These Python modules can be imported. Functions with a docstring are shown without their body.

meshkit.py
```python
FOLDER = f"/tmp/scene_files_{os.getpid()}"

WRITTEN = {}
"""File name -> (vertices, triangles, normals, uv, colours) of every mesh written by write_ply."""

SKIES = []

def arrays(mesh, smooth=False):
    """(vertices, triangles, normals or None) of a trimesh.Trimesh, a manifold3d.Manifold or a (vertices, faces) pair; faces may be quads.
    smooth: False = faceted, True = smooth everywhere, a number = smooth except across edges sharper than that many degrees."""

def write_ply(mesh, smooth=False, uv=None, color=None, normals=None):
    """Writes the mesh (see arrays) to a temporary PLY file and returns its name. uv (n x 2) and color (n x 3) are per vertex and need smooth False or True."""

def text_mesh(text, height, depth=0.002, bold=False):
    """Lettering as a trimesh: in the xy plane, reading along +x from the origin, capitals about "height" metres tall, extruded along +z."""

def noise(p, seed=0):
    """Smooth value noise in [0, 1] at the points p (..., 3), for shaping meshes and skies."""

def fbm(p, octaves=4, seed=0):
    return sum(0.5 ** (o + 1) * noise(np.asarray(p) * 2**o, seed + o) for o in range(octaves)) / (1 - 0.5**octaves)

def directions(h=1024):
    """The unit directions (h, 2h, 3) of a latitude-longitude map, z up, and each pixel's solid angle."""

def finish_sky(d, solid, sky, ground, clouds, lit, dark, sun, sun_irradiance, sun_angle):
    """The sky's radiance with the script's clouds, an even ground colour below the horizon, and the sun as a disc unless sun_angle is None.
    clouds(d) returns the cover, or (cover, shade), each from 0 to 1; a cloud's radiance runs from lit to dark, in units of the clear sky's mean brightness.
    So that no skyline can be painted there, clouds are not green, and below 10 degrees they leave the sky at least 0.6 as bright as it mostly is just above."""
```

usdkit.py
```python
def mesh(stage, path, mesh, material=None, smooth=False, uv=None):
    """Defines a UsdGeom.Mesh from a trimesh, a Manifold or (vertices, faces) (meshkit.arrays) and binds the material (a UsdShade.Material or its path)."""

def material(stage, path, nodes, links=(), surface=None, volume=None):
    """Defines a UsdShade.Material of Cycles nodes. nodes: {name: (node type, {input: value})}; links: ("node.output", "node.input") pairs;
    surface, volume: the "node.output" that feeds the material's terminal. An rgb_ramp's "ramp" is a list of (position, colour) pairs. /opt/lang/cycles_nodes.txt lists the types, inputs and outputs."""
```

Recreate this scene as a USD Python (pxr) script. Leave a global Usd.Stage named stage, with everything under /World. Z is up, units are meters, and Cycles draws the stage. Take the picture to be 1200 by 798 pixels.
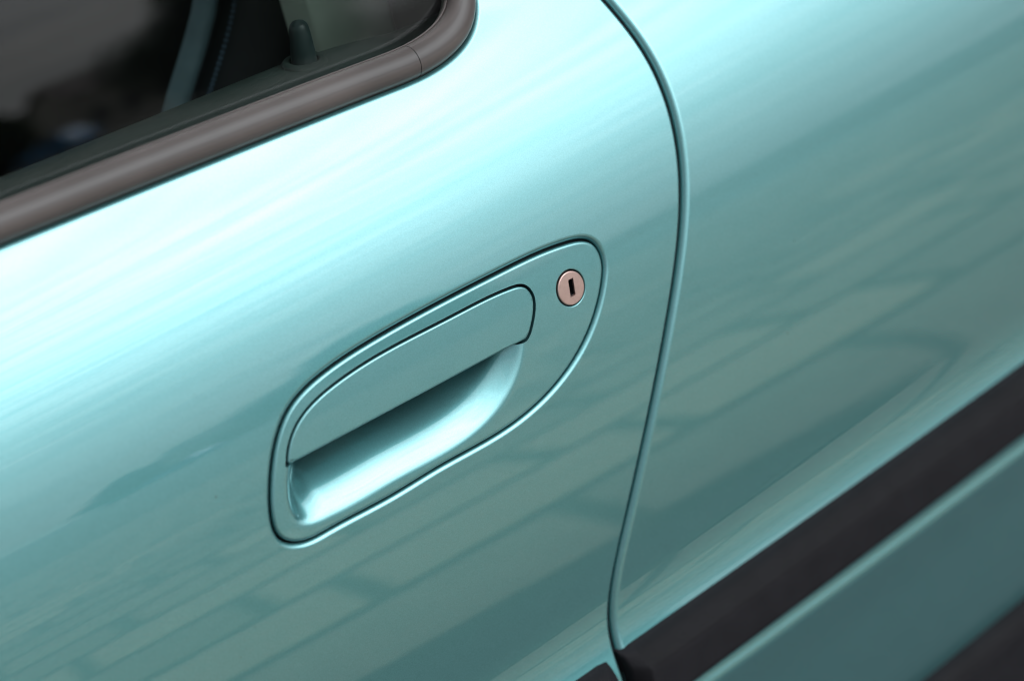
import math, random
import numpy as np
from scipy.interpolate import PchipInterpolator, CubicSpline, splprep, splev, RectBivariateSpline
from scipy.ndimage import gaussian_filter, gaussian_filter1d
from scipy.spatial import cKDTree
from pxr import Usd, UsdGeom, UsdLux, UsdShade, Gf, Sdf, Vt
import usdkit, meshkit

# ------------------------------------------------------------------ camera, sky, sun, exposure
stage = Usd.Stage.CreateInMemory()
UsdGeom.SetStageUpAxis(stage, UsdGeom.Tokens.z)
UsdGeom.SetStageMetersPerUnit(stage, 1.0)
UsdGeom.Xform.Define(stage, '/World')
UsdGeom.Scope.Define(stage, '/World/Looks')
Z0 = 0.80                                    # height of the door handle over the ground
F_PX, PITCH, DIST = 2333.0, 30.0, 0.98


def camera_axes():
    d = np.array([3346.0, -1755.0, F_PX]); d /= np.linalg.norm(d)
    c = -math.sin(math.radians(PITCH)); k0 = -c * d[2] / d[0]; k1 = -d[1] / d[0]
    A, B, C = 1 + k1 * k1, 2 * k0 * k1, k0 * k0 - (1 - c * c)
    b = (-B - math.sqrt(B * B - 4 * A * C)) / (2 * A)
    z = np.array([k0 + k1 * b, b, c])
    return np.array([d, np.cross(z, d), z]).T


AX = camera_axes()


def rays(px):
    px = np.atleast_2d(np.asarray(px, float))
    d = np.c_[px[:, 0] - 600, px[:, 1] - 399, np.full(len(px), F_PX)]
    return (d / np.linalg.norm(d, axis=1)[:, None]) @ AX


EYE = np.array([0, 0, Z0]) - DIST * rays((510, 450))[0]
cam = UsdGeom.Camera.Define(stage, '/World/camera')
cam.AddTransformOp().Set(Gf.Matrix4d(*AX[0], 0, *(-AX[1]), 0, *(-AX[2]), 0, *EYE, 1))
cam.CreateHorizontalApertureAttr(36.0); cam.CreateVerticalApertureAttr(36.0 * 680 / 1024)
cam.CreateFocalLengthAttr(36.0 * F_PX / 1200)
cam.CreateFStopAttr(4.2); cam.CreateFocusDistanceAttr(1.0)
cam.CreateClippingRangeAttr(Gf.Vec2f(0.05, 500))
EXPOSURE = -0.58
cam.CreateExposureAttr(EXPOSURE)

SUN_AZ, SUN_EL = math.radians(36), math.radians(44)      # azimuth from -y towards +x
SUN = np.array([math.sin(SUN_AZ) * math.cos(SUN_EL), -math.cos(SUN_AZ) * math.cos(SUN_EL), math.sin(SUN_EL)])
SKY_STRENGTH, SUN_INTENSITY, SUN_ANGLE = 0.10, 0.14, 100.0
dome = UsdLux.DomeLight.Define(stage, '/World/sky')
CLOUD = (13.0, 13.6, 14.0)
CLOUD_DARK = (6.4, 7.2, 7.8)
sky = usdkit.material(stage, '/World/Looks/sky_clouds', {
    'sky': ('sky_texture', dict(sky_type='single_scattering', sun_disc=False, sun_elevation=SUN_EL, sun_rotation=math.atan2(SUN[0], SUN[1]), air_density=1.0, aerosol_density=2.0)),
    'tc': ('texture_coordinate', {}),
    'map': ('mapping', dict(scale=(1.6, 1.6, 14.0), location=(0.3, 0.2, 0.1))),
    'n1': ('noise_texture', dict(scale=3.6, detail=8, roughness=0.66, distortion=0.15)),
    'ramp': ('rgb_ramp', {'ramp': [(0.33, CLOUD_DARK), (0.68, CLOUD)]}),
    'n2': ('noise_texture', dict(scale=1.3, detail=4, roughness=0.5)),
    'cover': ('rgb_ramp', {'ramp': [(0.30, (0.70,) * 3), (0.55, (1,) * 3)]}),
    'mix': ('mix', {}),
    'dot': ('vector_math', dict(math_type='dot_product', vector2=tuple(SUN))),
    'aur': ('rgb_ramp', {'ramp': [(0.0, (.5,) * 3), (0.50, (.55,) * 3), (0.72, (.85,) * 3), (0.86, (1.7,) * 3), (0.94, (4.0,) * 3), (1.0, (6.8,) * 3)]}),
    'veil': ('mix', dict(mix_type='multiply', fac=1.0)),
    'bg': ('background_shader', dict(strength=SKY_STRENGTH)),
}, [('tc.generated', 'map.vector'), ('map.vector', 'n1.vector'), ('n1.fac', 'ramp.fac'), ('map.vector', 'n2.vector'), ('n2.fac', 'cover.fac'),
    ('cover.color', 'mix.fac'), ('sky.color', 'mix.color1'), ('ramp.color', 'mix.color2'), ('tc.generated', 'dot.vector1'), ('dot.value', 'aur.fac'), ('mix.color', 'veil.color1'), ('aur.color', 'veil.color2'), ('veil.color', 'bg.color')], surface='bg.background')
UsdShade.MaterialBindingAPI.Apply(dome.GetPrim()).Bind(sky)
sun = UsdLux.DistantLight.Define(stage, '/World/sun')
sun.CreateIntensityAttr(SUN_INTENSITY); sun.CreateAngleAttr(SUN_ANGLE); sun.CreateNormalizeAttr(True)
sun.CreateColorAttr(Gf.Vec3f(1.0, 0.96, 0.90))
_b = SUN; _a = np.cross([0, 0, 1.0], _b); _a /= np.linalg.norm(_a); _c = np.cross(_b, _a)
sun.AddTransformOp().Set(Gf.Matrix4d(*_a, 0, *_c, 0, *_b, 0, 0, 0, 0, 1))

# ------------------------------------------------------------------ helpers
USED = {}


def path_for(parent, name):
    key = (parent, name); n = USED.get(key, 0); USED[key] = n + 1
    return f'{parent}/{name}' + (f'_{n:03d}' if n else '')


def put(parent, name, v, f, mat, n=None, smooth=None, label=None):
    """One Mesh prim; n = exact vertex normals, else smooth = crease angle (None = faceted)."""
    p = path_for(parent, name)
    v, f = np.asarray(v, float), np.asarray(f, int)
    if f.shape[1] == 4:
        f = np.vstack([f[:, [0, 1, 2]], f[:, [0, 2, 3]]])
    if n is not None:                                           # wind every face the way its normals point
        g3 = np.cross(v[f[:, 1]] - v[f[:, 0]], v[f[:, 2]] - v[f[:, 0]])
        bad = (g3 * np.asarray(n)[f].sum(1)).sum(1) < 0; f = f.copy(); f[bad] = f[bad][:, ::-1]
    m = usdkit.mesh(stage, p, (v, f), mat, smooth=False if (n is not None or smooth is None) else smooth)
    if n is not None:
        m.CreateNormalsAttr(Vt.Vec3fArray.FromNumpy(np.asarray(n, np.float32))); m.SetNormalsInterpolation('vertex')
    m.CreateDoubleSidedAttr(True)
    if label:
        m.GetPrim().SetCustomDataByKey('label', label)
    return p


def tag(p, label=None, category=None, group=None, kind=None):
    prim = stage.GetPrimAtPath(p)
    for k, x in (('label', label), ('category', category), ('group', group), ('kind', kind)):
        if x:
            prim.SetCustomDataByKey(k, x)


def thing(name, label, category, loc=(0, 0, 0), group=None):
    p = path_for('/World', name)
    UsdGeom.Xform.Define(stage, p).AddTranslateOp().Set(Gf.Vec3d(*map(float, loc)))
    tag(p, label, category, group)
    return p


def clip(V, Fc, d):
    """Keeps the part of a 2-D triangle mesh where d >= 0."""
    keep = d[Fc] >= 0; k = keep.sum(1)
    out = [Fc[k == 3]]; nv = [V]; base = len(V)

    def cut(i, j):
        t = d[i] / (d[i] - d[j])
        return V[i] + (V[j] - V[i]) * t[:, None]
    for want in (1, 2):
        T = Fc[k == want]; K = keep[k == want]
        if not len(T):
            continue
        odd = np.argmax(K, 1) if want == 1 else np.argmin(K, 1)
        r = np.arange(len(T)); a, b, c = T[r, odd], T[r, (odd + 1) % 3], T[r, (odd + 2) % 3]
        P, Q = cut(a, b), cut(a, c); ip = base + np.arange(len(T)); iq = ip + len(T); base += 2 * len(T)
        nv += [P, Q]
        out += [np.c_[a, ip, iq]] if want == 1 else [np.c_[ip, b, c], np.c_[ip, c, iq]]
    V = np.vstack(nv); Fc = np.vstack(out)
    u, inv = np.unique(Fc, return_inverse=True)
    return V[u], inv.reshape(Fc.shape)


class Curve:
    """Dense smooth polyline in the (x, z) plane. side: +1 / -1 turns the normal so that it points into the material."""
    def __init__(self, pts, closed=False, s=0.0, step=0.0004, side=1, k=3):
        pts = np.asarray(pts, float)
        if closed:
            pts = np.vstack([pts, pts[:1]])
        tck, u = splprep(pts.T, s=s * s * len(pts), per=closed, k=k)
        L = np.linalg.norm(np.diff(pts, axis=0), axis=1).sum(); n = int(L / step)
        t = np.linspace(0, 1, n, endpoint=not closed)
        self.p = np.array(splev(t, tck)).T
        d = np.array(splev(t, tck, der=1)).T; d /= np.linalg.norm(d, axis=1)[:, None]
        self.n = np.c_[-d[:, 1], d[:, 0]] * side
        self.closed = closed; self.tree = cKDTree(self.p)

    def sd(self, P):
        r, i = self.tree.query(P); dot = ((P - self.p[i]) * self.n[i]).sum(1)
        return np.where(r < 0.006, dot, np.sign(dot) * r)


def grid(x0, x1, z0, z1, step):
    xs = np.linspace(x0, x1, int((x1 - x0) / step) + 1); zs = np.linspace(z0, z1, int((z1 - z0) / step) + 1)
    X, Z = np.meshgrid(xs, zs); V = np.c_[X.ravel(), Z.ravel()]; w = len(xs)
    i = (np.arange(len(zs) - 1)[:, None] * w + np.arange(w - 1)).ravel()
    return V, np.vstack([np.c_[i, i + 1, i + w + 1], np.c_[i, i + w + 1, i + w]])


def normals(surf, x, z, e=2e-4):
    x, z = np.asarray(x, float), np.asarray(z, float)
    n = np.stack([(surf(x + e, z) - surf(x - e, z)) / (2 * e), -np.ones_like(x), (surf(x, z + e) - surf(x, z - e)) / (2 * e)], -1)
    return n / np.linalg.norm(n, axis=-1, keepdims=True)


def sheet(surf, V, Fc):
    return np.c_[V[:, 0], surf(V[:, 0], V[:, 1]), V[:, 1]], Fc, normals(surf, V[:, 0], V[:, 1])


def rim(surf, c, r, depth, gap=0.0, sel=None, steps=7):
    """Rolled edge along a curve: the sheet turns inwards with radius r, then runs straight in to depth."""
    p, n2 = (c.p, c.n) if sel is None else (c.p[sel], c.n[sel])
    p = p + n2 * gap
    rings, nor = [], []
    for a in list(np.linspace(0, math.pi / 2, steps)) + [None]:
        off, dep, ang = (r * (1 - math.sin(a)), r * (1 - math.cos(a)), a) if a is not None else (0.0, depth, math.pi / 2)
        q = p + n2 * off; N3 = normals(surf, q[:, 0], q[:, 1])
        e = np.c_[-n2[:, 0], np.zeros(len(q)), -n2[:, 1]]; e -= (e * N3).sum(1)[:, None] * N3; e /= np.linalg.norm(e, axis=1)[:, None]
        rings.append(np.c_[q[:, 0], surf(q[:, 0], q[:, 1]), q[:, 1]] - N3 * dep); nor.append(math.cos(ang) * N3 + math.sin(ang) * e)
    m = len(p); closed = c.closed and sel is None
    i = np.arange(m if closed else m - 1); j = (i + 1) % m
    Fc = np.vstack([np.c_[k * m + i, k * m + j, (k + 1) * m + j, (k + 1) * m + i] for k in range(len(rings) - 1)])
    Fc = np.vstack([Fc[:, [0, 1, 2]], Fc[:, [0, 2, 3]]])
    return np.vstack(rings), Fc, np.vstack(nor)


def join(parts):
    V, Fc, Nn, b = [], [], [], 0
    for v, f, n in parts:
        V.append(v); Fc.append(f + b); Nn.append(n); b += len(v)
    return np.vstack(V), np.vstack(Fc), np.vstack(Nn)


def loft(rings, closed_ring=False, caps=False):
    """rings: (k, m, 3) sections -> quads."""
    R = np.asarray(rings, float); k, m = R.shape[:2]
    i = np.arange(m if closed_ring else m - 1); j = (i + 1) % m
    Fc = [np.c_[a * m + i, a * m + j, (a + 1) * m + j, (a + 1) * m + i] for a in range(k - 1)]
    V = R.reshape(-1, 3); Fc = np.vstack(Fc); Fc = np.vstack([Fc[:, [0, 1, 2]], Fc[:, [0, 2, 3]]])
    if caps:
        for a in (0, k - 1):
            V = np.vstack([V, R[a].mean(0)]); c = len(V) - 1
            Fc = np.vstack([Fc, np.c_[a * m + i, a * m + j, np.full(len(i), c)]])
    return V, Fc


def lathe(profile, n=48):
    """profile of (radius, height) about the z axis."""
    t = np.linspace(0, 2 * math.pi, n, endpoint=False)
    return loft([[(r * math.cos(a), r * math.sin(a), h) for a in t] for r, h in profile], True)


def box(x0, x1, y0, y1, z0, z1, ch=0.0):
    import trimesh
    b = trimesh.creation.box([x1 - x0, y1 - y0, z1 - z0]); b.apply_translation([(x0 + x1) / 2, (y0 + y1) / 2, (z0 + z1) / 2])
    if ch:
        v = np.array(b.vertices); c = v.mean(0); h = np.array([x1 - x0, y1 - y0, z1 - z0]) / 2; out = []
        for s in np.sign(v - c):
            for k in range(3):
                q = s * (h - ch); q[k] = s[k] * h[k]; out.append(c + q)
        b = trimesh.convex.convex_hull(np.array(out))
    return np.array(b.vertices), np.array(b.faces)


def merge(*ms):
    V, Fc, b = [], [], 0
    for v, f in ms:
        v, f = np.asarray(v), np.asarray(f)
        V.append(v); Fc.append(f + b); b += len(v)
    return np.vstack(V), np.vstack(Fc)


def MAT(name, nodes, links, surface='p.BSDF'):
    return usdkit.material(stage, '/World/Looks/' + name, nodes, links, surface=surface)


def plain(name, color, rough=0.5, metal=0.0, var=0.12, scale=40.0, bump=0.0, bump_scale=400.0, coat=0.0, spec=0.5):
    """Principled with a little noise in tone and, if asked, fine relief."""
    lo, hi = [c * (1 - var) for c in color], [c * (1 + var) for c in color]
    nodes = {'g': ('geometry', {}), 'n': ('noise_texture', dict(scale=scale, detail=4)), 'r': ('rgb_ramp', {'ramp': [(0.3, lo), (0.7, hi)]}),
             'p': ('principled_bsdf', dict(roughness=rough, metallic=metal, coat_weight=coat, specular_ior_level=spec))}
    links = [('g.position', 'n.vector'), ('n.fac', 'r.fac'), ('r.color', 'p.base_color')]
    if bump:
        nodes['n2'] = ('noise_texture', dict(scale=bump_scale, detail=3)); nodes['b'] = ('bump', dict(strength=1.0, distance=bump))
        links += [('g.position', 'n2.vector'), ('n2.fac', 'b.height'), ('b.normal', 'p.normal')]
    return MAT(name, nodes, links)


# ------------------------------------------------------------------ materials
PAINT = MAT('teal_paint', {
    'g': ('geometry', {}),
    'flake': ('noise_texture', dict(scale=1500.0, detail=2, roughness=0.7)),
    'fr': ('rgb_ramp', {'ramp': [(0.30, (0.104, 0.290, 0.302)), (0.70, (0.136, 0.354, 0.366))]}),
    'dust': ('voronoi_texture', dict(scale=48.0, randomness=1.0)),
    'dr': ('rgb_ramp', {'ramp': [(0.0, (0.5, 0.5, 0.5)), (0.022, (0.5, 0.5, 0.5)), (0.04, (0, 0, 0)), (1, (0, 0, 0))]}),
    'dm': ('noise_texture', dict(scale=9.0, detail=2)),
    'dmr': ('rgb_ramp', {'ramp': [(0.56, (0, 0, 0)), (0.64, (1, 1, 1))]}),
    'dd': ('mix', dict(mix_type='multiply', fac=1.0)),
    'col': ('mix', dict(color2=(0.05, 0.06, 0.055))),
    'peel': ('noise_texture', dict(scale=260.0, detail=1)),
    'pb': ('bump', dict(strength=1.0, distance=0.000004)),
    'p': ('principled_bsdf', dict(metallic=0.92, roughness=0.32, coat_weight=1.0, coat_roughness=0.012, coat_ior=1.84)),
}, [('g.position', 'flake.vector'), ('flake.fac', 'fr.fac'), ('g.position', 'dust.vector'), ('dust.distance', 'dr.fac'), ('g.position', 'dm.vector'), ('dm.fac', 'dmr.fac'),
    ('g.position', 'peel.vector'), ('peel.fac', 'pb.height'), ('pb.normal', 'p.coat_normal'), ('dr.color', 'dd.color1'), ('dmr.color', 'dd.color2'), ('dd.color', 'col.fac'), ('fr.color', 'col.color1'), ('col.color', 'p.base_color')])
RUBBER = plain('seal_rubber', (0.058, 0.047, 0.044), 0.38, var=0.14, scale=22, bump=0.00002, bump_scale=2500)
PLASTIC = plain('black_plastic', (0.009, 0.0085, 0.010), 0.55, spec=0.10, var=0.12, scale=60, bump=0.00035, bump_scale=1100)
DARK = plain('dark_cavity', (0.006, 0.007, 0.008), 0.9, var=0.05, spec=0.1)  # near-black; mostly the shade of gaps and slots put into the colour
TRIM = plain('trim_skin', (0.026, 0.042, 0.037), 0.6, var=0.10, scale=120, bump=0.0004, bump_scale=1400)
KNOB = plain('knob_plastic', (0.022, 0.034, 0.034), 0.38, var=0.05)
LEATHER_SHEEN = plain('seat_leather_sheen', (0.095, 0.145, 0.165), 0.40, var=0.12, scale=60, bump=0.0004, bump_scale=700)  # paler leather, holds the light on the bolster edge in its colour
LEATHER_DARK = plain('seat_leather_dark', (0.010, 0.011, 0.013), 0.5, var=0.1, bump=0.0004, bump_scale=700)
THREAD = plain('seam_thread', (0.14, 0.22, 0.30), 0.7)
LOCK = plain('lock_metal', (0.56, 0.385, 0.345), 0.33, metal=1.0, var=0.05, scale=500)
LINING = plain('cabin_lining', (0.012, 0.012, 0.013), 0.9, var=0.05)
PILLAR = MAT('pillar_cloth', {
    'g': ('geometry', {}), 'm': ('mapping', dict(rotation=(0, 0.5, 0.2))), 'w': ('wave_texture', dict(scale=230.0, distortion=3.0, detail=2, detail_scale=1.2, bands_direction='z')),
    'r': ('rgb_ramp', {'ramp': [(0.0, (0.42, 0.49, 0.41)), (1.0, (0.50, 0.57, 0.49))]}), 'b': ('bump', dict(distance=0.0004, strength=0.6)), 'p': ('principled_bsdf', dict(roughness=0.75))},
    [('g.position', 'm.vector'), ('m.vector', 'w.vector'), ('w.fac', 'r.fac'), ('w.fac', 'b.height'), ('r.color', 'p.base_color'), ('b.normal', 'p.normal')])
GLASS = MAT('window_glass', {
    'f': ('fresnel', dict(IOR=1.52)), 'k': ('math', dict(math_type='multiply', value2=1.4)), 't': ('transparent_bsdf', dict(color=(0.82, 0.90, 0.87))), 'gl': ('glossy_bsdf', dict(color=(1, 1, 1), roughness=0.0)), 'm': ('mix_closure', {})},
    [('f.fac', 'k.value1'), ('k.value', 'm.fac'), ('t.BSDF', 'm.closure1'), ('gl.BSDF', 'm.closure2')], surface='m.closure')

# ------------------------------------------------------------------ the body surface: y = S(x, z), outward is -y
KNOTS = [(-.70, -14), (-.50, -10), (-.40, -3), (-.30, 1), (-.27, -2), (-.2525, 0), (-.2505, 30), (-.2480, 30), (-.2455, 2), (-.240, 0), (-.222, 0), (-.214, 10), (-.207, 25), (-.199, 26.5), (-.189, 20), (-.178, 11), (-.167, 6), (-.156, 4), (-.15, 4), (-.10, 6.5), (-.05, 10), (0, 14.5),
         (.04, 20), (.08, 29), (.115, 37), (.135, 38), (.165, 30), (.19, 26), (.5, 27)]
_z = np.linspace(-.7, .5, 2401); _p = gaussian_filter1d(np.radians(PchipInterpolator(*np.array(KNOTS).T)(_z)), 3)
_y = np.concatenate([[0], np.cumsum((np.tan(_p[1:]) + np.tan(_p[:-1])) / 2 * np.diff(_z))]); _y -= np.interp(0, _z, _y)
PROFILE = CubicSpline(_z, _y)


def plan(x): return (np.asarray(x) + .3) ** 2 / 36.0 - .0025
def S(x, z): return PROFILE(np.clip(np.asarray(z) - Z0, -.7, .5)) + plan(x)


def at(px, surf=S):
    """The points of a surface y = surf(x, z) that lie on the lines of sight through pixels of the photograph."""
    r = rays(px); t0, t1 = np.full(len(r), .4), np.full(len(r), 3.0)
    for _ in range(45):
        m = (t0 + t1) / 2; k = EYE[1] + m * r[:, 1] < surf(EYE[0] + m * r[:, 0], EYE[2] + m * r[:, 2])
        t0, t1 = np.where(k, m, t0), np.where(k, t1, m)
    return EYE + t1[:, None] * r


def xz(px, surf=S): return at(px, surf)[:, [0, 2]]


# ------------------------------------------------------------------ the setting: ground, paving
X0, X1, ZB, ZT = -0.95, 1.05, Z0 - .60, Z0 + .46
GRAVEL = plain('pale_gravel', (0.11, 0.105, 0.09), 0.95, var=0.15, scale=3)
ASPHALT = plain('asphalt', (0.045, 0.046, 0.047), 0.9, var=0.25, scale=30)
g = 220.0
ground = put('/World', 'ground', [(-g, -g, 0), (g, -g, 0), (g, g, 0), (-g, g, 0)], [(0, 1, 2, 3)], GRAVEL)
tag(ground, kind='structure')
rnd = random.Random(5)
PAVER_MATS = [plain(f'paver_stone_{k}', c, 0.85, var=0.12, scale=14) for k, c in enumerate([(0.25, 0.23, 0.175), (0.20, 0.185, 0.145), (0.345, 0.31, 0.225)])]
pavement = '/World/pavement'

PW, PL, J = 0.41, 0.56, 0.042
ROT = math.radians(15); RC = np.array([1.0, -.87])


def turned(v):
    v = np.array(v, float); d = v[:, :2] - RC; c, q = math.cos(ROT), math.sin(ROT)
    v[:, 0], v[:, 1] = RC[0] + c * d[:, 0] - q * d[:, 1], RC[1] + q * d[:, 0] + c * d[:, 1]; return v


BED = [(-5, -12, .004), (16, -12, .004), (16, -.86, .004), (-5, -.86, .004)]
bed = put('/World', 'pavement', *[turned(BED), [(0, 1, 2, 3)]], plain('joint_sand', (0.060, 0.062, 0.052), 0.95, scale=50))
tag(bed, kind='structure')
road = put('/World', 'road', turned([(-40, -.855, .004), (40, -.855, .004), (40, 6, .004), (-40, 6, .004)]), [(0, 1, 2, 3)], ASPHALT)
tag(road, kind='structure')
rest = []
spots = []
for row in range(26):
    y1 = -0.87 - row * PW
    off = (0.31, 0.02, 0.47, 0.18)[row % 4]
    for k in range(-6, 22):
        x0 = k * PL + off
        spots.append((math.hypot(x0 + PL / 2 - 1.2, 1.3 * (y1 + 1.6)), x0, y1))
spots.sort()
for k, (_, x0, y1) in enumerate(spots):
    b = box(x0 + J / 2, x0 + PL - J / 2, y1 - PW + J / 2, y1 - J / 2, -0.02, 0.012 + rnd.uniform(-.002, .002), 0.005)
    b = (turned(b[0]), b[1])
    if k < 160:
        put(pavement, 'paver', *b, PAVER_MATS[rnd.randrange(3)])
    else:
        rest.append(b)
tag(put(pavement, 'distant_pavers', *merge(*rest), PAVER_MATS[0]), kind='stuff')

# ------------------------------------------------------------------ the car
car = thing('parked_car', 'metallic teal parked car with flush door handle, lock and black side mouldings', 'car')
HALF, HALF_H = 0.0015, 0.0006                                                   # half of a shut line
gap_px = [(710, 0), (733, 27), (755, 58), (776, 98), (790, 145), (799, 200), (797, 270), (786, 360), (770, 450), (752, 530), (737, 600), (722, 670), (715.5, 710), (715.5, 740)]
gap_pts = xz(gap_px)
gap_pts = np.vstack([[(.150, Z0 + .46), (.157, Z0 + .30), (.163, Z0 + .21), (.174, Z0 + .16)], gap_pts, [(.0735, Z0 - .215), (.0745, Z0 - .25), (.079, Z0 - .32), (.088, Z0 - .45), (.090, Z0 - .62)]])
GAP = Curve(gap_pts, s=0.0004)                                  # runs downwards: +n is the +x side
if (GAP.n[:, 0].mean()) < 0:
    GAP.n *= -1
win_px = [(0, 285), (120, 238), (240, 190), (360, 142), (455, 104), (494, 88), (522, 72), (541, 52), (553, 28), (560, 2)]
wp = xz(win_px)
top_dir = np.array([.022, .10])
wp = np.vstack([[(X0 - .1, wp[0, 1] + .003), (-.6, wp[0, 1] + .002), (-.35, wp[0, 1] + .001)], wp, wp[-1] + np.outer([.25, .6, 1.2, 2.4, 3.6], top_dir)])
WIN = Curve(wp, s=0.0005)
if WIN.n[len(WIN.n) // 4, 1] > 0:
    WIN.n *= -1                                                 # points into the body panel (down / right)
hnd_px = [(340.1, 479), (348.8, 466.5), (360.1, 453.3), (375.2, 440.2), (395.2, 426.4), (416.5, 412), (437, 399), (459.1, 386.4), (477.6, 375.4), (515.2, 355.1), (546.5, 338.8), (589.1, 317.5), (607.6, 308.8), (638.9, 294.4), (664, 285), (679, 281.5),
          (690.3, 281.9), (699.1, 287.5), (705.3, 297.6), (707.8, 311.4), (707.2, 326.4), (704.1, 345.2), (698.5, 365), (690.3, 388.8), (676.5, 417.6), (661.5, 440.2), (645.2, 459), (624, 478.5), (599.1, 498.3), (556.5, 523.9), (512.7, 549.5), (460.5, 580), (416.5, 604.5),
          (385.2, 620.8), (362.6, 632.1), (347.6, 636.4), (336.3, 635.2), (327.5, 628.9), (321.3, 615.1), (319, 597.6), (318.4, 572.5), (319.6, 550.2), (321.9, 527.6), (327.5, 508.8), (335.1, 488)]
HND = Curve(xz(hnd_px), closed=True, s=0.00025)
c0 = HND.p.mean(0)
if ((HND.p - c0) * HND.n).sum(1).mean() < 0:
    HND.n *= -1                                                 # outwards: into the door skin

R_DOOR, R_QTR, R_HND = 0.0018, 0.0044, 0.0027


def clipped(surf, x0, x1, z0, z1, step, cuts):
    V, Fc = grid(x0, x1, z0, z1, step)
    for c in cuts:
        V, Fc = clip(V, Fc, c(V))
    return sheet(surf, V, Fc)


door_skin = clipped(S, X0, .21, ZB, ZT, .0035, [lambda V: -GAP.sd(V) - HALF - R_DOOR, lambda V: WIN.sd(V) - .003, lambda V: HND.sd(V) - HALF_H - R_HND])


class Flip:                                                     # the same curve seen from its other side
    def __init__(self, c): self.p, self.n, self.closed = c.p, -c.n, c.closed


door = put(car, 'door', *(lambda j: (j[0], j[1], PAINT, j[2]))(join([door_skin, rim(S, Flip(GAP), R_DOOR, .014, HALF), rim(S, WIN, .003, .012), rim(S, HND, R_HND, .010, HALF_H)])))
qtr_skin = clipped(S, .05, X1, ZB, ZT, .0035, [lambda V: GAP.sd(V) - HALF - R_QTR])
put(car, 'rear_quarter_panel', *(lambda j: (j[0], j[1], PAINT, j[2]))(join([qtr_skin, rim(S, GAP, R_QTR, .016, HALF)])))
# dark strip painted as the shade inside the shut line, closing it behind
q = GAP.p[::10]; bk = np.stack([np.c_[q[:, 0] + o, S(q[:, 0], q[:, 1]) + .0038, q[:, 1]] for o in (-.0030, .0034)], 1)
put(car, 'shut_line_shade', *loft(bk), DARK)

# ---- door handle: plate with a scooped recess, the pull flap and the lock
_S0, _n0 = S(0, Z0), normals(S, np.array([0.]), np.array([Z0]))[0]
def PLATE(x, z):
    flat = _S0 + (-_n0[0] * np.asarray(x) - _n0[2] * (np.asarray(z) - Z0)) / _n0[1]
    return .30 * flat + .70 * S(x, z) + .0005


flap_px = [(336, 546.5), (335.9, 539), (338.2, 521.4), (345.1, 500), (358, 481.5), (372.7, 464.6), (391.5, 449.5), (416.5, 432), (435.3, 420.5), (456.5, 408), (490.1, 390.2), (527.7, 370.2), (559, 354.8), (582.5, 343.7), (597.6, 337), (608.8, 334.3), (617.6, 335.8),
           (623.9, 342.7), (626.4, 355.2), (626.2, 368), (623.9, 381.3), (620.1, 393.8), (617, 398.8)]
_fl = xz(flap_px, PLATE)
# the outline as two smooth arcs with a corner at each end of the straight lower edge
ARC = Curve(_fl, s=0.0002)
class _Low: pass
LOW = _Low()
_lk = np.vstack([ARC.p[-1], xz([(611, 402), (591.3, 411.2)], PLATE), ARC.p[0]])
LOW.p = np.vstack([_lk[:3], _lk[2] + np.linspace(0, 1, 200)[1:, None] * (_lk[3] - _lk[2])])
import shapely, shapely.geometry as sg
FLAP_POLY = sg.Polygon(np.vstack([ARC.p, LOW.p[1:-1]])).buffer(0)


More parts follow.
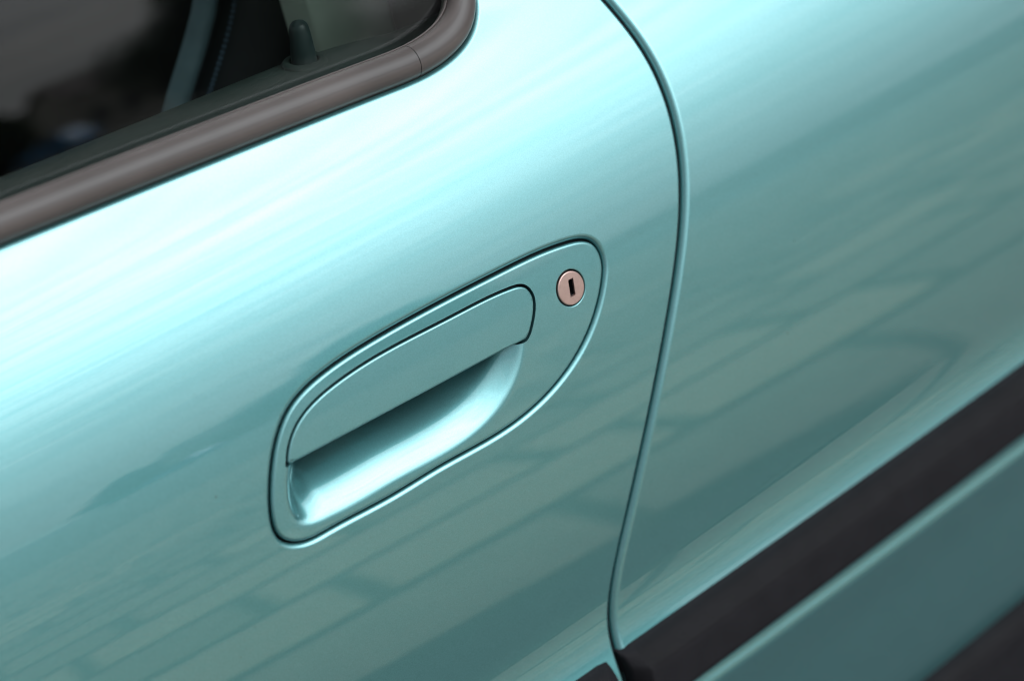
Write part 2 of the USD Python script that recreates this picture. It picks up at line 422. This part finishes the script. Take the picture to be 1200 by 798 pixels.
def poly_curve(poly, step=0.0004, outward=True):
    ring = poly.exterior; n = int(ring.length / step)
    P = np.array([ring.interpolate(t, normalized=True).coords[0] for t in np.linspace(0, 1, n, endpoint=False)])
    P = np.c_[gaussian_filter1d(P[:, 0], 1.6, mode='wrap'), gaussian_filter1d(P[:, 1], 1.6, mode='wrap')]
    d = np.roll(P, -1, 0) - np.roll(P, 1, 0); d /= np.linalg.norm(d, axis=1)[:, None]
    c = Curve.__new__(Curve); c.p = P; c.n = np.c_[-d[:, 1], d[:, 0]]; c.closed = True; c.tree = cKDTree(P)
    if (((P - P.mean(0)) * c.n).sum(1).mean() < 0) == outward:
        c.n *= -1
    return c


FLAP_HOLE = poly_curve(FLAP_POLY.buffer(.0006, join_style=1))
FLAP_EDGE = poly_curve(FLAP_POLY.buffer(-.0018, join_style=1).buffer(.0011, join_style=1), outward=False)
_FH = FLAP_HOLE
# recess, as a depth map on a fine raster
rec_px = [(352, 500), (344, 525), (339, 550), (340, 580), (343, 603), (350, 612), (364, 611.5), (385, 604.5), (425, 584), (465, 562), (505, 539), (542, 516), (570, 494), (590, 470), (604, 440), (611, 410), (612, 390), (604, 362)]
REC = Curve(xz(rec_px, PLATE), s=0.0004)
if REC.n[len(REC.n) // 2, 1] < 0:
    REC.n *= -1                                                 # into the recess
RX, RZ, RS = np.arange(-.125, .14, .0005), np.arange(Z0 - .06, Z0 + .055, .0005), .0005
_X, _Z = np.meshgrid(RX, RZ, indexing='ij'); _P = np.c_[_X.ravel(), _Z.ravel()]
_u = np.clip((_X + .099) / .024, 0, 1); _u = _u * _u * (3 - 2 * _u)
_d = np.maximum(REC.sd(_P), 0).reshape(_X.shape) * (1 + 1.0 * (1 - _u))
_dd = np.linspace(0, .2, 2001); _sl = np.interp(_dd, [0, .0012, .0075, .012, .018, .027, .3], [.5, .75, .95, 1.9, 2.3, 0, 0])
_m = np.interp(_d, _dd, np.cumsum(_sl) * (_dd[1] - _dd[0])); DEPTH = float(_m.max())
REC_SPL = RectBivariateSpline(RX, RZ, gaussian_filter(_m, 2.6))
_la, _lb = LOW.p[3], LOW.p[-1]
def PLATE_REC(x, z):
    x, z = np.asarray(x, float), np.asarray(z, float)
    line = _lb[1] + (x - _lb[0]) * (_la[1] - _lb[1]) / (_la[0] - _lb[0])
    return PLATE(x, z) + np.where((z < line + .0012) | (_FH.sd(np.c_[x.ravel(), z.ravel()]).reshape(x.shape) < -.0003), REC_SPL.ev(x, z), 0)


LOCK_C = xz([(669, 337.5)], PLATE)[0]; LOCK_R = .0089
_t = np.linspace(0, 2 * math.pi, 220, endpoint=False)
_ncl = normals(PLATE, np.array([LOCK_C[0]]), np.array([LOCK_C[1]]))[0]; KZ = math.sqrt(1 - _ncl[2] ** 2)


def ring_curve(r, outward=True):
    P = np.c_[LOCK_C[0] + r * np.cos(_t), LOCK_C[1] + r * KZ * np.sin(_t)]
    c = Curve.__new__(Curve); d = np.roll(P, -1, 0) - np.roll(P, 1, 0); d /= np.linalg.norm(d, axis=1)[:, None]
    c.p = P; c.n = np.c_[d[:, 1], -d[:, 0]] * (1 if outward else -1); c.closed = True; c.tree = cKDTree(P); return c


LHOLE = ring_curve(LOCK_R + .0007)
plate = clipped(PLATE_REC, -.125, .135, Z0 - .06, Z0 + .055, .0012, [lambda V: -HND.sd(V) - .0006 - .0016, lambda V: FLAP_HOLE.sd(V), lambda V: LHOLE.sd(V) - .0006])
# groove wall round the flap, only where the plate is not scooped out
_fh = FLAP_HOLE; _sc = REC_SPL.ev(_fh.p[:, 0], _fh.p[:, 1])
groove = rim(PLATE_REC, _fh, .00001, .012)
pv, pf, pn = join([plate, rim(PLATE_REC, Flip(HND), .0016, .010, .0006), groove, rim(PLATE, LHOLE, .0006, .006)])
handle = put(car, 'door_handle', pv, pf, PAINT, pn)
# pocket behind the flap and a dark ring painted as shade in the gap round the plate
bk = clipped(lambda x, z: PLATE(x, z) + DEPTH + .002, -.118, .09, Z0 - .045, Z0 + .05, .004, [lambda V: -_fh.sd(V) + .004])
put(handle, 'recess_back', bk[0], bk[1], PAINT, bk[2])
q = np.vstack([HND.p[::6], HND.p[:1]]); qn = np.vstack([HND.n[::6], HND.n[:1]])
put(handle, 'plate_gap_shade', *loft(np.stack([np.c_[(q + qn * o)[:, 0], S(q[:, 0], q[:, 1]) + .0036, (q + qn * o)[:, 1]] for o in (-.0022, .0034)], 1)), DARK)
q = np.c_[ARC.p]; put(handle, 'flap_groove_shade', *loft(np.stack([np.c_[(q + ARC.n * o)[::4, 0], PLATE(q[::4, 0], q[::4, 1]) + .0024, (q + ARC.n * o)[::4, 1]] for o in (-.0024, .0024)], 1)), DARK)  # near-black strip painted as the shade down in the groove
# pull flap
def FLAP(x, z): return PLATE(x, z) - .0002
fl = clipped(FLAP, -.115, .09, Z0 - .045, Z0 + .05, .003, [lambda V: FLAP_EDGE.sd(V) - .0011])
fr = rim(FLAP, FLAP_EDGE, .0011, .0058)
inner = clipped(lambda x, z: FLAP(x, z) + .0056, -.115, .09, Z0 - .045, Z0 + .05, .004, [lambda V: FLAP_EDGE.sd(V) - .0004])
fv, ff, fn = join([fl, fr, (inner[0], inner[1][:, ::-1], -inner[2])])
put(handle, 'pull_flap', fv, ff, PAINT, fn)
# lock cylinder: chamfered disc with a slot
LC = ring_curve(LOCK_R, False)
def LSURF(x, z): return PLATE(x, z) - .0004
SW, SH = .00175, .0045
sx, sz = LOCK_C + np.array([.0004, .0002])
slot = lambda V: np.maximum(np.abs(V[:, 0] - sx - .15 * (V[:, 1] - sz)) - SW, np.abs(V[:, 1] - sz) - SH * KZ)
dk = clipped(LSURF, LOCK_C[0] - .011, LOCK_C[0] + .011, LOCK_C[1] - .011, LOCK_C[1] + .011, .00055, [lambda V: LC.sd(V) - .0006, slot])
lv, lf, ln = join([dk, rim(LSURF, LC, .0006, .006)])
lock = put(handle, 'lock_cylinder', lv, lf, LOCK, ln)
cor = [(-1, -1), (1, -1), (1, 1), (-1, 1), (-1, -1)]
rect = lambda dep, s=1.0: [(sx + a * SW * s + .15 * b * SH * KZ * s, float(LSURF(sx, sz + b * SH * KZ)) + dep, sz + b * SH * KZ * s) for a, b in cor]
put(handle, 'keyhole_lip', *loft([rect(0, 1.02), rect(.0011, .97)]), LOCK)
put(handle, 'keyhole', *loft([rect(.0011, 1.0), rect(.006, .85), rect(.0061, .01)]), DARK)  # near-black walls, the shade inside the slot put into the colour
q = np.vstack([LC.p, LC.p[:1]])
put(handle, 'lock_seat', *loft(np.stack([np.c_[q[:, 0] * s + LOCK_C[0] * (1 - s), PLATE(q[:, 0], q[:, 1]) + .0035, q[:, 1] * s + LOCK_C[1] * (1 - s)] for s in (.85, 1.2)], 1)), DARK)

# ---- glass
_gz = np.linspace(-.1, .5, 1201)
_gp = np.radians(np.interp(_gz, [-.1, .12, .15, .215, .30, .5], [10, 11.2, 12.0, 13.6, 17, 24]))
_gy = np.concatenate([[0], np.cumsum((np.tan(_gp[1:]) + np.tan(_gp[:-1])) / 2 * np.diff(_gz))]); _gy += .0815 - np.interp(.15, _gz, _gy)
GPROF = CubicSpline(_gz, _gy)
def G(x, z): return GPROF(np.clip(np.asarray(z) - Z0, -.1, .5)) + (np.asarray(x) + .15) ** 2 / 20.0
gl = clipped(G, X0, .20, Z0 + .06, ZT, .006, [lambda V: -WIN.sd(V) - .006])
put(car, 'side_window', gl[0], gl[1], GLASS, gl[2])

# ---- rubber seal round the window: section swept along the edge of the panel
def seal_section(c, n2, lo, hi):
    """one section: u runs from the panel's edge into the opening, v outwards"""
    prof = [*[(.0127 - .0127 * math.cos(a), -.0012 + .0112 * math.sin(a)) for a in np.linspace(-.35, math.pi - .12, 17)], (.0256, .0004), (.0262, .0007), (.0268, .0004), (.0272, -.0008), (.0272, -.0080)]
    return prof


step = 14
idx = np.arange(0, len(WIN.p), step)
seam_x = xz([(487, 78)])[0, 0]
nn = np.c_[gaussian_filter1d(WIN.n[:, 0], 30, mode='nearest'), gaussian_filter1d(WIN.n[:, 1], 30, mode='nearest')]; nn /= np.linalg.norm(nn, axis=1)[:, None]
SEAL_PROF = CubicSpline
base = np.array(seal_section(None, None, 0, 0))
tt = np.linspace(0, len(base) - 1, 81); prof = np.c_[PchipInterpolator(np.arange(len(base)), base[:, 0])(tt), PchipInterpolator(np.arange(len(base)), base[:, 1])(tt)]


def seal_rings(sel, scale=1.0):
    out = []
    for i in sel:
        c, n2 = WIN.p[i], -nn[i]
        y0 = float(S(c[0], c[1]))
        # local frame: a lies in the window's plane, b points outwards
        z2 = c[1] + n2[1] * .02; x2 = c[0] + n2[0] * .02
        a = np.array([n2[0] * .02, float(G(x2, z2)) - .001 - y0, n2[1] * .02]); a /= np.linalg.norm(a)
        tn = np.array([-n2[1], 0, n2[0]]); b = np.cross(tn, a); b /= np.linalg.norm(b)
        if b[1] > 0:
            b = -b
        out.append(np.array([c[0], y0, c[1]]) + prof[:, :1] * scale * a * .66 + prof[:, 1:] * scale * b * .80)
    return np.array(out)


i_seam = int(np.argmin(np.abs(WIN.p[:, 0] - seam_x) + (WIN.p[:, 1] > Z0 + .14) * 1.0))
sel1 = np.unique(np.r_[np.arange(0, i_seam - 2, step), i_seam - 1]); sel2 = np.unique(np.r_[i_seam, np.arange(i_seam + 5, len(WIN.p), step)])
put(car, 'window_seal', *loft(seal_rings(sel1)), RUBBER, smooth=50)
r2 = seal_rings(sel2)
put(car, 'window_seal', *loft(r2), RUBBER, smooth=50, label='moulded corner piece of the rubber window seal')

# ---- inside: door trim, lock knob, pillar, seat, lining
xs = np.linspace(X0, .22, 160); rings = []
for x in xs:
    lift = -.004 * np.clip((x - .035) / .06, 0, 1) ** 2; wide = -.012 * np.clip((x - .03) / .08, 0, 1)
    o = (x + .15) ** 2 / 20.0
    pf_ = [(.0785, .02), (.0835, .105), (.0865, .118), (.092, .1235), (.105, .1255), (.125, .126), (.138 + wide * .6, .1245), (.147 + wide, .118), (.152 + wide, .108), (.155 + wide, .09), (.157 + wide, -.30)]
    P = np.array(pf_); t = np.linspace(0, len(P) - 1, 41)
    P = np.c_[PchipInterpolator(np.arange(len(P)), P[:, 0])(t), PchipInterpolator(np.arange(len(P)), P[:, 1])(t)]
    rings.append(np.c_[np.full(len(P), x), P[:, 0] + o, Z0 + P[:, 1] + lift * (P[:, 1] > .1)])
put(car, 'door_trim', *loft(rings), TRIM, smooth=60)
kp = at([(354, 56)], lambda x, z: 0 * x + .128)[0]; kp[2] = Z0 + .1262
kv, kf = lathe([(.0001, -.003), (.0070, -.003), (.0067, .001), (.0064, .006), (.0058, .013), (.0052, .0185), (.0045, .0208), (.0032, .0222), (.0015, .0228), (.0001, .0229)], 40)
knob = put(car, 'lock_knob', kv + kp, kf, KNOB, smooth=60)
gv, gf = lathe([(.0072, -.002), (.0075, .0012), (.0085, .0019), (.0110, .0016), (.0120, .0004), (.0124, -.002)], 44)
put(knob, 'grommet', gv + kp, gf, TRIM, smooth=60)
# pillar trim
pl = []
for z in np.linspace(.06, .46, 12):
    a0 = at([(351, 15)], lambda x, z_: 0 * x + .21)[0][0]; a1 = at([(453, 15)], lambda x, z_: 0 * x + .21)[0][0]
    u = np.linspace(0, 1, 24); x = a0 + (a1 - a0) * u
    pl.append(np.c_[x, .215 - .012 * np.sin(math.pi * u) + .02 * (u > .97) + .02 * (u < .03) + .22 * (z - .15), np.full(24, Z0 + z)])
put(car, 'pillar_trim', *loft(pl), PILLAR, smooth=60)
# seat back: dark bolster with a paler side strip that paints in the streak of light, piped seam and two rows of stitches
sy = lambda x, z: 0 * x + .30
def seat_strip(px_l, px_r, bulge, n=14):
    A, B = at(px_l, sy), at(px_r, sy); out = []
    for a, b in zip(A, B):
        u = np.linspace(0, 1, n)[:, None]; P = a + (b - a) * u; P[:, 1] -= bulge * np.sin(math.pi * u[:, 0]) ** .6; out.append(P)
    return np.array(out)
seam_px = np.array([(214, 150), (224, 112), (233, 84), (243, 52), (252, 18), (258, -20), (263, -80), (266, -140)], float)
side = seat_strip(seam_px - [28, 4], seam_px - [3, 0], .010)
bol = seat_strip(seam_px + [3, 0], seam_px + [150, 20], .05, 30)
deep = seat_strip(seam_px - [260, 0], seam_px - [34, 4], -.02, 20); deep[:, :, 1] += .05 * np.linspace(1, 0, 20)
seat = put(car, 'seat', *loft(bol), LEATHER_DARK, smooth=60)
put(seat, 'sheen_strip', *loft(side), LEATHER_SHEEN, smooth=60)
def tube(P, r, n=10):
    P = np.asarray(P, float); T = np.gradient(P, axis=0); T /= np.linalg.norm(T, axis=1)[:, None]
    A = np.cross(T, [0, 1, 0]); A /= np.linalg.norm(A, axis=1)[:, None]; B = np.cross(T, A); t = np.linspace(0, 2 * math.pi, n, endpoint=False)
    return loft([p + r * (np.cos(t)[:, None] * a + np.sin(t)[:, None] * b) for p, a, b in zip(P, A, B)], True, True)
def dense(px, n=60):
    c = CubicSpline(np.arange(len(px)), px)(np.linspace(0, len(px) - 1, n)); return at(c, sy)
put(seat, 'seam', *tube(dense(seam_px), .0018), LEATHER_DARK, smooth=60)
st = []
for o in (6, 10):
    P = dense(seam_px + [o, 0], 140); P[:, 1] -= .012
    st += [tube(P[k:k + 3], .0010, 6) for k in range(0, 138, 4)]
put(seat, 'stitching', *merge(*st), THREAD)
tag(seat + '/stitching', kind='stuff')
# dark shell of the cabin, open only towards the window
bx = [(X0, .12), (X1, .12), (X1, 1.55), (X0, 1.55)]
sh = merge(box(X0, X1, 1.50, 1.56, .25, Z0 + .10), box(X0, X0 + .03, .10, 1.49, .25, Z0 + .10), box(.60, .63, .13, 1.49, .25, Z0 + .44), box(X0 + .04, X1 - .02, .10, 1.49, .22, .248), box(.33, .36, .26, 1.49, .25, Z0 + .43))
put(car, 'cabin_lining', *sh, LINING)
rf = []
for x in np.linspace(X0, X1, 14):
    y = np.linspace(0, 1, 20); rf.append(np.c_[np.full(20, x), float(S(x, ZT)) + .01 + y * (1.55 - float(S(x, ZT))), ZT - .006 + .05 * np.sin(math.pi * y)])
put(car, 'roof', *loft(rf), PAINT, smooth=60)

# ---- side mouldings
def moulding(x0, x1, cap0, cap1):
    prof = np.array([(.006, -.1985), (.0005, -.1990), (-.0030, -.1993), (-.0075, -.2002), (-.0140, -.2042), (-.0168, -.2064), (-.0180, -.2092), (-.0186, -.2150), (-.0192, -.2305), (-.0186, -.2346), (-.0160, -.2370), (-.0120, -.2376), (.004, -.2382)])
    t = np.linspace(0, len(prof) - 1, 49); P = np.c_[PchipInterpolator(np.arange(len(prof)), prof[:, 0])(t), PchipInterpolator(np.arange(len(prof)), prof[:, 1])(t)]
    xs = np.unique(np.r_[np.linspace(x0, x1, 40), x0 + .0001, x0 + .002, x0 + .004, x0 + .008, x0 + .010, x1 - .010, x1 - .008, x1 - .002])
    rings = []
    for x in xs:
        k = 1.0
        if cap0: k = min(k, np.interp(x - x0, [0, .0001, .002, .008, .010], [-.25, .45, .60, .97, 1]))
        if cap1: k = min(k, np.interp(x1 - x, [0, .0001, .002, .008, .010], [-.25, .45, .60, .97, 1]))
        dz = .0024 + .008 * (x - .078) if x > -.2 else .0002
        y0 = float(S(x, Z0 - .199 + dz)); q = P.copy(); out = q[:, 0] < 0; q[out, 0] *= k
        zc = -.217; q[:, 1] = zc + (q[:, 1] - zc) * (1 if k >= .97 else np.interp(k, [-.25, .45, 1], [.9, .94, 1]))
        rings.append(np.c_[np.full(len(q), x), y0 + q[:, 0], Z0 + q[:, 1] + dz])
    return loft(rings)
put(car, 'side_moulding', *moulding(X0, .0665, 0, 1), PLASTIC, smooth=40)
put(car, 'side_moulding', *moulding(.0745, X1, 1, 0), PLASTIC, smooth=40)
# ---- sill trim
prof = np.array([(.010, -.3765), (-.003, -.3770), (-.009, -.3795), (-.0125, -.385), (-.0135, -.39), (-.011, -.46), (.0, -.55), (.03, -.60)])
rings = []
for x in np.linspace(X0, X1, 50):
    y0 = float(S(x, Z0 - .377)); rings.append(np.c_[np.full(len(prof), x), y0 + prof[:, 0], Z0 + prof[:, 1]])
put(car, 'sill_trim', *loft(rings), PLASTIC, smooth=40)
put(car, 'underbody', *box(X0, X1, .06, 1.5, .16, .215), DARK)

# ------------------------------------------------------------------ things seen only as reflections in the window and paint, plus one tree added for shading
def polar(az, d): a = math.radians(az); return np.array([d * math.sin(a), -d * math.cos(a), 0.0])
BARK = plain('bark', (0.06, 0.045, 0.032), 0.9, var=0.3, scale=12)


def leaf_mat(name, col):
    return MAT(name, {'g': ('geometry', {}), 'n': ('noise_texture', dict(scale=1.2, detail=3)), 'r': ('rgb_ramp', {'ramp': [(0.3, [c * .6 for c in col]), (0.7, [c * 1.3 for c in col])]}),
                      'd': ('principled_bsdf', dict(roughness=0.6)), 't': ('translucent_bsdf', dict(color=[c * 1.2 for c in col])), 'm': ('mix_closure', dict(fac=0.25))},
               [('g.position', 'n.vector'), ('n.fac', 'r.fac'), ('r.color', 'd.base_color'), ('d.BSDF', 'm.closure1'), ('t.BSDF', 'm.closure2')], surface='m.closure')


LEAVES = [leaf_mat('leaf_dark', (0.028, 0.050, 0.022)), leaf_mat('leaf_mid', (0.045, 0.070, 0.028))]


def tree(name, label, loc, height, width, base_h, leaf, seed, n_leaf=9000, size=.16, group=None, mat=0):
    r = np.random.default_rng(seed); t = thing(name, label, 'tree', loc, group)
    trunk = [tube([(0, 0, -.1), (.05 * width / 5, .02, height * .3), (.02, .06, height * .6), (0, 0, height * .9)], .035 * height * .4, 8)]
    cl = []
    for k in range(46):
        u = r.random(); z = base_h + (height - base_h) * u; wr = width / 2 * math.sin(math.pi * min(1, .18 + .80 * u)) ** .7 * r.uniform(.35, 1)
        a = r.uniform(0, 2 * math.pi); c = np.array([wr * math.cos(a), wr * math.sin(a), z]); cl.append((c, r.uniform(.12, .22) * width))
        if k < 14:
            trunk.append(tube([(0, 0, max(base_h * .8, z - height * .22)), c * [.5, .5, 1] - [0, 0, height * .06], c], .006 * height, 5))
    put(t, 'trunk', *merge(*trunk), BARK, smooth=60)
    w = r.integers(0, len(cl), n_leaf); cen = np.array([c for c, _ in cl])[w]; rad = np.array([q for _, q in cl])[w]
    d = r.normal(size=(n_leaf, 3)); d /= np.linalg.norm(d, axis=1)[:, None]
    P = cen + d * (rad * r.random(n_leaf) ** .45)[:, None] * [1, 1, .75]
    a = r.normal(size=(n_leaf, 3)); a /= np.linalg.norm(a, axis=1)[:, None]; b = np.cross(a, r.normal(size=(n_leaf, 3))); b /= np.linalg.norm(b, axis=1)[:, None]
    s = (size * r.uniform(.6, 1.3, n_leaf))[:, None]
    V = np.stack([P - a * s, P + b * s * .5, P + a * s, P - b * s * .5], 1).reshape(-1, 3); i = np.arange(n_leaf)[:, None] * 4
    put(t, 'crown', V, i + np.array([[0, 1, 2, 3]]), LEAVES[mat])
    return t


tree('tree', 'tall dark tree whose crown is mirrored across the middle of the side window', polar(30.2, 60), 5.9, 9.5, .5, 0, 3, 15000, .26)
tree('tree', 'low bushy tree mirrored left of the pale house in the side window', polar(20.8, 84), 3.8, 4.6, .5, 0, 8, 9000, .24, mat=1)
tree('tree', 'unseen dark tree added close by to darken the rear quarter panel at the right', polar(92, 7.5), 9.0, 7.5, .2, 0, 12, 15000, .24)  # added out of view so the rear quarter paint turns darker
# house
hl = polar(24.6, 92)
house = thing('house', 'pale rendered house mirrored in the side window beside the dark tree', 'house', hl)
WALL = plain('render_wall', (0.78, 0.74, 0.66), 0.85, var=0.06, scale=2)
put(house, 'wall', *box(-3.4, 3.4, -3, 3, 0, 3.6), WALL)
gb = np.array([(-3.4, y, 3.6) for y in (-3, 3)] + [(3.4, y, 3.6) for y in (-3, 3)] + [(-3.4, 0, 5.0), (3.4, 0, 5.0)])
put(house, 'gable', gb[[0, 1, 4]], [(0, 1, 2)], WALL); put(house, 'gable', gb[[2, 3, 5]], [(0, 2, 1)], WALL)
ov = [np.array([(-3.7, -3.4, 3.45), (3.7, -3.4, 3.45), (3.7, 0, 5.15), (-3.7, 0, 5.15)]), np.array([(-3.7, 3.4, 3.45), (3.7, 3.4, 3.45), (3.7, 0, 5.15), (-3.7, 0, 5.15)])]
put(house, 'roof', *merge(*[loft(np.stack([o[[0, 1, 2, 3, 0]], o[[0, 1, 2, 3, 0]] + [0, 0, .15]]), caps=True) for o in ov]), plain('roof_tile', (0.10, 0.075, 0.065), 0.8))
FRAME = plain('white_frame', (0.7, 0.7, 0.68), 0.5)
for x in (-2.0, 0.0, 2.0):
    w = put(house, 'window', *merge(box(x - .6, x + .6, 3.0, 3.06, 1.0, 1.1), box(x - .6, x + .6, 3.0, 3.06, 2.3, 2.4), box(x - .6, x - .5, 3.0, 3.055, 1.1, 2.3), box(x + .5, x + .6, 3.0, 3.055, 1.1, 2.3)), FRAME)
    put(w, 'pane', *box(x - .5, x + .5, 3.0, 3.02, 1.1, 2.3), plain(f'dark_pane_{int(x) + 2}', (0.02, 0.024, 0.03), 0.1))
# blue car, lofted body with cabin, windows and wheels
bl = polar(22.5, 74)
bc = thing('parked_car', 'small blue parked car mirrored low at the left of the side window', 'car', bl)
UsdGeom.Xformable(stage.GetPrimAtPath(bc)).AddRotateZOp().Set(67.0)
BLUE = plain('blue_paint', (0.03, 0.33, 0.72), 0.3, coat=1.0, var=0.03)
secs = [(-2.0, .55, .35, .62), (-1.9, .78, .30, .74), (-1.2, .84, .28, .88), (-.6, .85, .28, .94), (.8, .85, .28, .96), (1.7, .83, .28, .92), (1.95, .74, .32, .80), (2.0, .6, .38, .7)]
def carring(x, w, z0, z1): return [(x, -w * .86, z0), (x, -w, z0 + .1), (x, -w, z1 - .14), (x, -w * .88, z1), (x, w * .88, z1), (x, w, z1 - .14), (x, w, z0 + .1), (x, w * .86, z0)]
put(bc, 'body', *loft([carring(*s) for s in secs], True, True), BLUE, smooth=40)
cab = [(-.95, .72, .90, .93), (-.35, .68, .90, 1.38), (.2, .68, .90, 1.46), (1.0, .66, .90, 1.43), (1.65, .66, .88, .97)]
put(bc, 'roof', *loft([[(x, -w, z0), (x, -w * .82, z1), (x, w * .82, z1), (x, w, z0)] for x, w, z0, z1 in cab], True, True), BLUE, smooth=30)
for s in (-1, 1):
    put(bc, 'window', [(-.65, s * .725, .97), (1.25, s * .705, .97), (.95, s * .605, 1.34), (-.25, s * .605, 1.34)], [(0, 1, 2, 3)], plain('car_glass' + ('_left' if s < 0 else '_right'), (0.01, 0.012, 0.014), 0.08))
TYRE = plain('tyre_rubber', (0.02, 0.02, 0.02), 0.8)
for wx in (-1.25, 1.25):
    for s in (-1, 1):
        v, f = lathe([(.0, -.09), (.20, -.09), (.29, -.09), (.31, -.06), (.31, .06), (.29, .09), (.20, .09), (.0, .09)], 24)
        put(bc, 'wheel', v[:, [0, 2, 1]] + [wx, s * .76, .31], f, TYRE, smooth=40)
